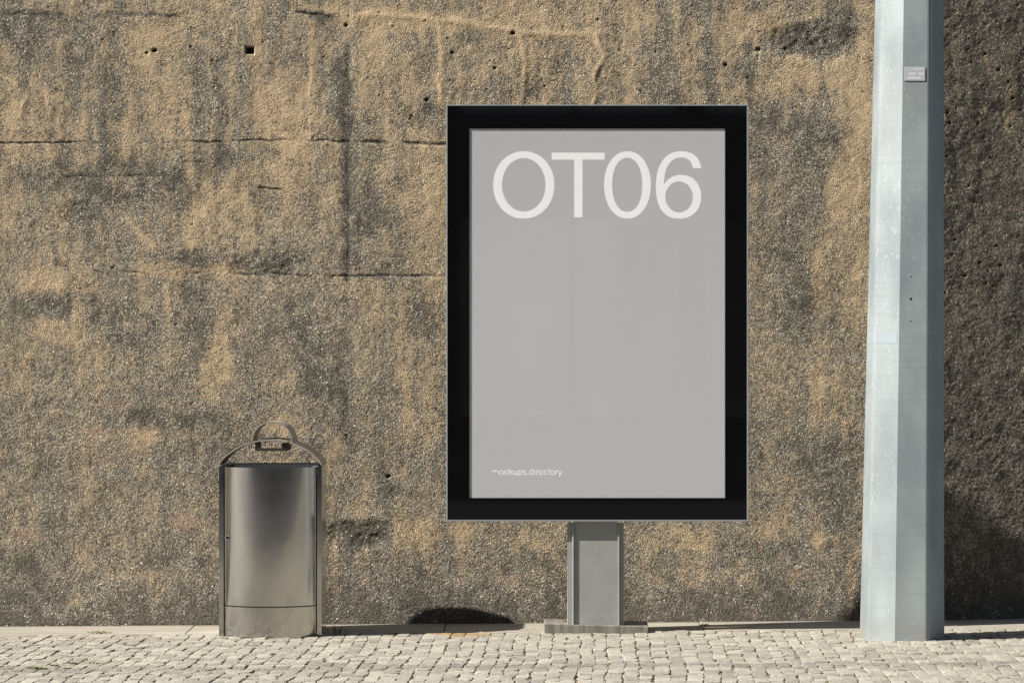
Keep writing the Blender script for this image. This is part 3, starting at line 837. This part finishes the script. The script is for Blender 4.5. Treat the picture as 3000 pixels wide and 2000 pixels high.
def small_lettering():
    a = lambda cx, cy, rx, ry, d0, d1, n=18: [(cx+rx*math.cos(R(d0+(d1-d0)*k/n)), cy+ry*math.sin(R(d0+(d1-d0)*k/n))) for k in range(n+1)]
    # strokes in units of the em; x-height .523, each glyph with its advance
    bowl = lambda x: a(x, .262, .205, .238, 0, 360, 28)
    hump = lambda x, w: [(x, .0)] + [(x, .30)] + a(x+w/2, .32, w/2, .165, 180, 0, 12) + [(x+w, .0)]
    G = {'m': (833, [[(.10,0),(.10,.50)], hump(.10,.315), hump(.415,.315)]),
         'o': (556, [bowl(.278)]),
         'c': (500, [a(.265,.262,.20,.238,42,318,24)]),
         'k': (500, [[(.10,0),(.10,.72)], [(.10,.19),(.44,.51)], [(.225,.31),(.46,0)]]),
         'u': (556, [[(.455,.51),(.455,0)], [(.10,.51),(.10,.20)] + a(.278,.19,.178,.17,180,360,12)]),
         'p': (556, [[(.095,.51),(.095,-.20)], a(.285,.262,.19,.238,0,360,28)]),
         's': (500, [a(.245,.375,.165,.122,30,250,14) + a(.255,.135,.175,.122,75,-150,14)]),
         '.': (278, [[(.10,.02),(.18,.02)], [(.10,.06),(.18,.06)]]),
         'd': (556, [[(.46,0),(.46,.72)], a(.27,.262,.19,.238,0,360,28)]),
         'i': (222, [[(.11,0),(.11,.51)], [(.11,.68),(.11,.70)]]),
         'r': (333, [[(.10,0),(.10,.51)], [(.10,.27)] + a(.29,.27,.19,.22,175,85,10)]),
         'e': (556, [[(.075,.262),(.48,.262)] + a(.278,.262,.203,.238,0,322,26)]),
         't': (278, [[(.13,.66),(.13,.12)] + a(.21,.12,.08,.095,180,285,8), [(.02,.495),(.255,.495)]]),
         'y': (500, [[(.03,.51),(.245,.01)], [(.465,.51),(.245,.01),(.205,-.09)] + a(.12,-.09,.085,.10,0,-95,8)])}
    em = 204/K/8.06
    cu = bpy.data.curves.new('lettering', 'CURVE'); cu.dimensions = '3D'; cu.bevel_depth = .043; cu.bevel_resolution = 2; cu.use_fill_caps = True
    X0 = -.07
    for ch in 'mockups.directory':
        adv, st = G[ch]
        for pts in st:
            sp = cu.splines.new('POLY'); sp.points.add(len(pts)-1)
            for q, (u, v_) in zip(sp.points, pts): q.co = (X0+u, v_, 0, 1)
        X0 += adv/1000
    tmp = bpy.data.objects.new('tmp', cu); sc.collection.objects.link(tmp); bpy.context.view_layer.update()
    me = bpy.data.meshes.new_from_object(tmp.evaluated_get(bpy.context.evaluated_depsgraph_get()))
    bpy.data.objects.remove(tmp)
    me.name = 'lettering'; me.materials.clear(); me.materials.append(M_white)
    n = len(me.vertices); A = np.empty(n*3, np.float32); me.vertices.foreach_get('co', A); A = A.reshape(-1, 3)
    A *= em; A[:,2] *= .08
    me.vertices.foreach_set('co', A.ravel()); me.update()
    o = link(bpy.data.objects.new('lettering', me), post_); o.rotation_euler = (R(90), 0, 0); o.location = (lx(sx(1444)), ty, lz(sz(1390.5)))
small_lettering()

# post: flat plate column with a rib and a flange each side
zf = lz(sz(1536))
pz = .018
X_ = lambda px: lx((px-1500)/629.)
colm = MB().box(X_(1682.8), X_(1809.4), .032, .20, pz, az0-.0005).build('post', M_grey, sign, bevel=.001)
for (o0, o1, r0, r1) in ((1663, 1676.3, 1676.5, 1682.5), (1816, 1828, 1809.9, 1815.8)):
    f = MB().box(X_(o0), X_(o1), .034, .196, pz, zf).build('flange', M_grey, colm, bevel=.001)
    MB().box(X_(r0), X_(r1), .024, .20, pz, zf-.001).build('rib', M_grey, f, bevel=.0028, seg=3)
# plinth, slightly out of level
def zpl(x): return .001-.010*(x-X_(1594.8))/.48
pv = []
xa, xb, ya, yb = X_(1594.8), X_(1898.9), .02, .34
for z_ in (-.03, .040):
    for (x_, y_) in ((xa, ya), (xb, ya-.03), (xb+.006, yb-.02), (xa, yb)):
        pv.append((x_, y_, z_ + (zpl(x_) if z_ > 0 else 0) + .002))
mesh_obj('plinth', pv, [(0,3,2,1),(4,5,6,7),(0,1,5,4),(1,2,6,5),(2,3,7,6),(3,0,4,7)], M_plinth, sign, bevel=.003)

# ------------------------------------------------------------------ galvanised pole
PY = 16.60; KP = FPX/PY
pbx, pbw = (2642.5-1500)/KP, 244/KP
ptx, ptw = (2664.5-1500)/KP, 199/KP
zt = CAMZ+1000/KP; zb = CAMZ-860/KP
pole = thing('lamp_pole', (pbx, PY, gz(pbx)), 'tall tapering octagonal galvanised steel pole at the right with a small label plate', 'pole')
def pc(z): 
    t = (z-zb)/(zt-zb); return (ptx-pbx)*t, (pbw+(ptw-pbw)*t)/2/.966
angs = [15+45*k for k in range(8)]
PH = 8.6
PLAN = [(math.cos(R(a)), math.sin(R(a))) for a in angs]
PLAN[1] = (.5, .966); PLAN[2] = (-.259, .90)
v, f = [], []
prevang = []
zl = [-.06, .0, 1.0, 2.0, 3.0, 5.0, PH]
for z in zl:
    cx, r = pc(z)
    for (ux, uy) in PLAN: v.append((cx + r*ux, -r*uy, z))
for i in range(len(zl)-1):
    for k in range(8): f.append((i*8+k, i*8+(k+1) % 8, (i+1)*8+(k+1) % 8, (i+1)*8+k))
f.append(tuple(range(len(v)-8, len(v))))
shaft = mesh_obj('shaft', v, [q[::-1] if len(q) == 4 else q for q in f], M_galv, pole, bevel=.016, seg=4)
shaft.data.update()
bm = bmesh.new(); bm.from_mesh(shaft.data); bmesh.ops.recalc_face_normals(bm, faces=bm.faces); bm.to_mesh(shaft.data); bm.free()
for p in shaft.data.polygons: p.use_smooth = False
# lamp arm out of the frame, high on the pole
cx, r = pc(PH)
ar = MB(); ar.box(cx-.04, cx+.04, -2.2, .05, PH-.12, PH-.04); ar.build('arm', M_galv, pole, bevel=.01)
MB().box(cx-.14, cx+.14, -2.75, -2.15, PH-.16, PH-.05).build('lamp_head', M_alu, pole, bevel=.03)
# pale residue of a sticker on the left facet
def left_pt(px, pyy, t, out):
    z = CAMZ-(pyy-1000)/(FPX/(PY-.15)) - gz(pbx); cx, r = pc(z)
    a = Vector((cx+r*PLAN[3][0], -r*PLAN[3][1])); b = Vector((cx+r*PLAN[2][0], -r*PLAN[2][1]))
    q = a+(b-a)*t; n = Vector((-(b-a).y, (b-a).x)); n = -n.normalized() if n.y > 0 else n.normalized()
    return (q.x+n.x*out, q.y+n.y*out, z)
mesh_obj('sticker', [left_pt(0,1004,.12,.0008), left_pt(0,1006,.93,.0008), left_pt(0,974,.93,.0008), left_pt(0,972,.12,.0008)], [(0,1,2,3)], plain('pale sticker residue', (.235,.28,.32), .5), pole)
# front facet frame for the label plate and the screw holes
def facet(px, pyy, out=0.0):
    """point on the front facet (between the vertices at 60 and 105 degrees) in pole space"""
    z = CAMZ-(pyy-1000)/(FPX/(PY-.18)) - gz(pbx)
    cx, r = pc(z)
    p0 = Vector((cx+r*PLAN[2][0], -r*PLAN[2][1])); p1 = Vector((cx+r*PLAN[1][0], -r*PLAN[1][1]))
    xx = (px-1500)/(FPX/(PY-.18)) - pbx
    t = (xx-p0.x)/(p1.x-p0.x); q = p0+(p1-p0)*t
    n = Vector((math.cos(R(95)), -math.sin(R(95))))
    return Vector((q.x+n.x*out, q.y+n.y*out, z))
fac_rot = R(-5)
pl_c = facet(2682, 216)
pl = MB().box(-.0465, .0465, -.0035, .0005, -.031, .031).build('label_plate', M_plate, pole, bevel=.0006)
pl.location = pl_c; pl.rotation_euler = (R(-.9), R(.7), fac_rot)
def field(x0, x1, z0, z1):
    MB().box(x0, x1, -.0040, -.0034, z0, z1).build('label_field', M_pframe, pl)
field(-.022, .040, .012, .0245); field(-.025, .004, -.0065, .0055); field(.017, .041, -.0065, .0055); field(-.031, .031, -.0245, -.0125)
text_mesh('label_text', 'Metro  do  Porto', pl, M_ink, -.018, .0158, .054, -.0041, .0052, .00005, .02)
for (px, py, rr_) in ((2671, 810.6, .0034), (2670, 875.3, .0056), (2669, 940.7, .0032)):
    c = facet(px, py)
    h = MB().disc_y(0, 0, -.0004, .0006, rr_*1.0).build('bolt_hole', M_hole, pole)
    h.location = c; h.rotation_euler = (R(-.9), 0, fac_rot)

# ------------------------------------------------------------------ small weeds
def mat_leaf():
    t = NT('weed leaf'); o = t.obj()
    return t.bsdf(t.mix(t.noise(o, 60, 2), (.07,.10,.025), (.19,.175,.06)), .6, spec=.3)
M_leaf = mat_leaf()
def ground_pt(px, py):
    x = 0
    for _ in range(4):
        y = FPX*(CAMZ-gz(x))/(py-1000); x = (px-1500)*y/FPX
    return x, y, gz(x)
def weed(px, py, n, spread, h, label, upright=False, seed=1):
    r = random.Random(seed)
    x, y, z = ground_pt(px, py)
    V, F = [], []
    for i in range(n):
        a = r.uniform(0, 2*math.pi); rad = spread*r.random()**.7
        bx_, by_ = rad*math.cos(a), rad*math.sin(a)*1.2
        L = h*r.uniform(.5, 1.3); w = r.uniform(.0022, .0045) if not upright else r.uniform(.0012, .0022)
        lean = r.uniform(.1, .5) if upright else r.uniform(.5, 1.4)
        d = Vector((math.cos(a+r.uniform(-.8,.8)), math.sin(a+r.uniform(-.8,.8)), 0))
        side = Vector((-d.y, d.x, 0))*w
        p = Vector((bx_, by_, -.004)); b = len(V)
        for k, ww in ((0,.5),(1,1.),(2,.8),(3,.08)):
            t = k/3
            q = p + d*(L*lean*t*t) + Vector((0,0,L*t*(1-.25*lean*t)))
            V += [q-side*ww, q+side*ww]
        F += [(b,b+1,b+3,b+2),(b+2,b+3,b+5,b+4),(b+4,b+5,b+7,b+6)]
    o = mesh_obj('weed', V, F, M_leaf, loc=(x, y, z))
    return tag(o, label, 'weed', 'weeds growing in the paving joints')
weed(295, 1853, 150, .055, .012, 'low spreading weed in the joint between border strip and setts left of the bin', seed=2)
weed(113, 1957, 90, .04, .014, 'leftmost weed tuft between the setts at the bottom left', seed=3)
weed(160, 1951, 45, .015, .016, 'small green weed second from the left at the bottom left', seed=4)
weed(215, 1943, 35, .014, .013, 'tiny weed third from the left in the setts at the bottom left', seed=5)
weed(283, 1942, 40, .03, .010, 'weed tuft furthest right of the row at the bottom left', seed=6)
weed(196, 1957, 25, .012, .012, 'tiny weed just below the row at the bottom left', seed=8)
weed(985, 1858, 26, .05, .05, 'thin grass blades in the shadow right of the bin', True, seed=7)

weed(2062, 1832, 40, .03, .016, 'small weed on the granite strip between the sign plinth and the pole', seed=9)
def dry_stem(pts, rad, label):
    V, F = [], []
    P = [Vector(ground_pt(*p)) + Vector((0, 0, .004 + h)) for *p, h in pts]
    o0 = P[0].copy()
    for i, p in enumerate(P):
        t = (P[min(i+1, len(P)-1)] - P[max(i-1, 0)]).normalized(); u = t.cross(Vector((0,0,1))).normalized(); w = t.cross(u)
        rr_ = rad*(1-.5*i/len(P))
        V += [tuple(p-o0 + (u*math.cos(a)+w*math.sin(a))*rr_) for a in (0, 1.57, 3.14, 4.71)]
    for i in range(len(P)-1):
        for k in range(4): a = 4*i; F.append((a+k, a+(k+1) % 4, a+4+(k+1) % 4, a+4+k))
    return tag(mesh_obj('dry_stem', V, F, plain('dry straw', (.23,.15,.075), .8), loc=o0), label, 'stem')
dry_stem([(1955,1842,.0),(2000,1843,.004),(2060,1845,.010),(2130,1846,.012),(2190,1842,.008),(2250,1832,.002),(2290,1829,0)], .0016, 'thin dry brown stem lying on the granite strip right of the sign plinth')

# ------------------------------------------------------------------ office building across the road (seen in the glass)
M_fac = mat_simple('rendered facade', (.06,.057,.055), (.08,.076,.07), 1.5, .8, .002, 40)
M_win = plain('mirror tinted window', (.55,.60,.70), .06, .8)
M_mull = plain('dark window frame', (.03,.03,.03), .4)
bld = thing('office_building', (0, -10.2, 0), 'long grey office building with rows of dark windows across the road behind the viewer', 'building')
m = MB()
m.box(-34, 34, -12, -.6, -.2, 30)  # unseen upper storeys raised to cut the skylight on the wall
m.build('core', M_fac, bld)
m = MB()
for fl in range(4):
    zb_ = .45 + fl*3.7
    m.box(-34, 34, -.6, 0, (zb_-1.3 if fl else -.25), zb_)
m.box(-34, 34, -.6, 0, .45+3*3.7+2.4, 30)
m.build('spandrel', M_fac, bld)
for fl in range(4):
    zb_ = .45+fl*3.7
    xk = -34
    k = 0
    while xk < 33.9:
        wdt = (3.4, 2.6, 3.0)[k % 3]
        m = MB().box(xk, xk+.35, -.58, .004, zb_, zb_+2.4).build('pier', M_fac, bld)
        if abs(xk) < 16:
            wf = MB().box(xk+.36, xk+wdt-.01, -.3, -.26, zb_+.01, zb_+2.39).build('window', M_win, bld)
            MB().box(xk+.36+wdt*.45, xk+.42+wdt*.45, -.26, -.2, zb_+.01, zb_+2.39).build('mullion', M_mull, wf)
        xk += wdt; k += 1
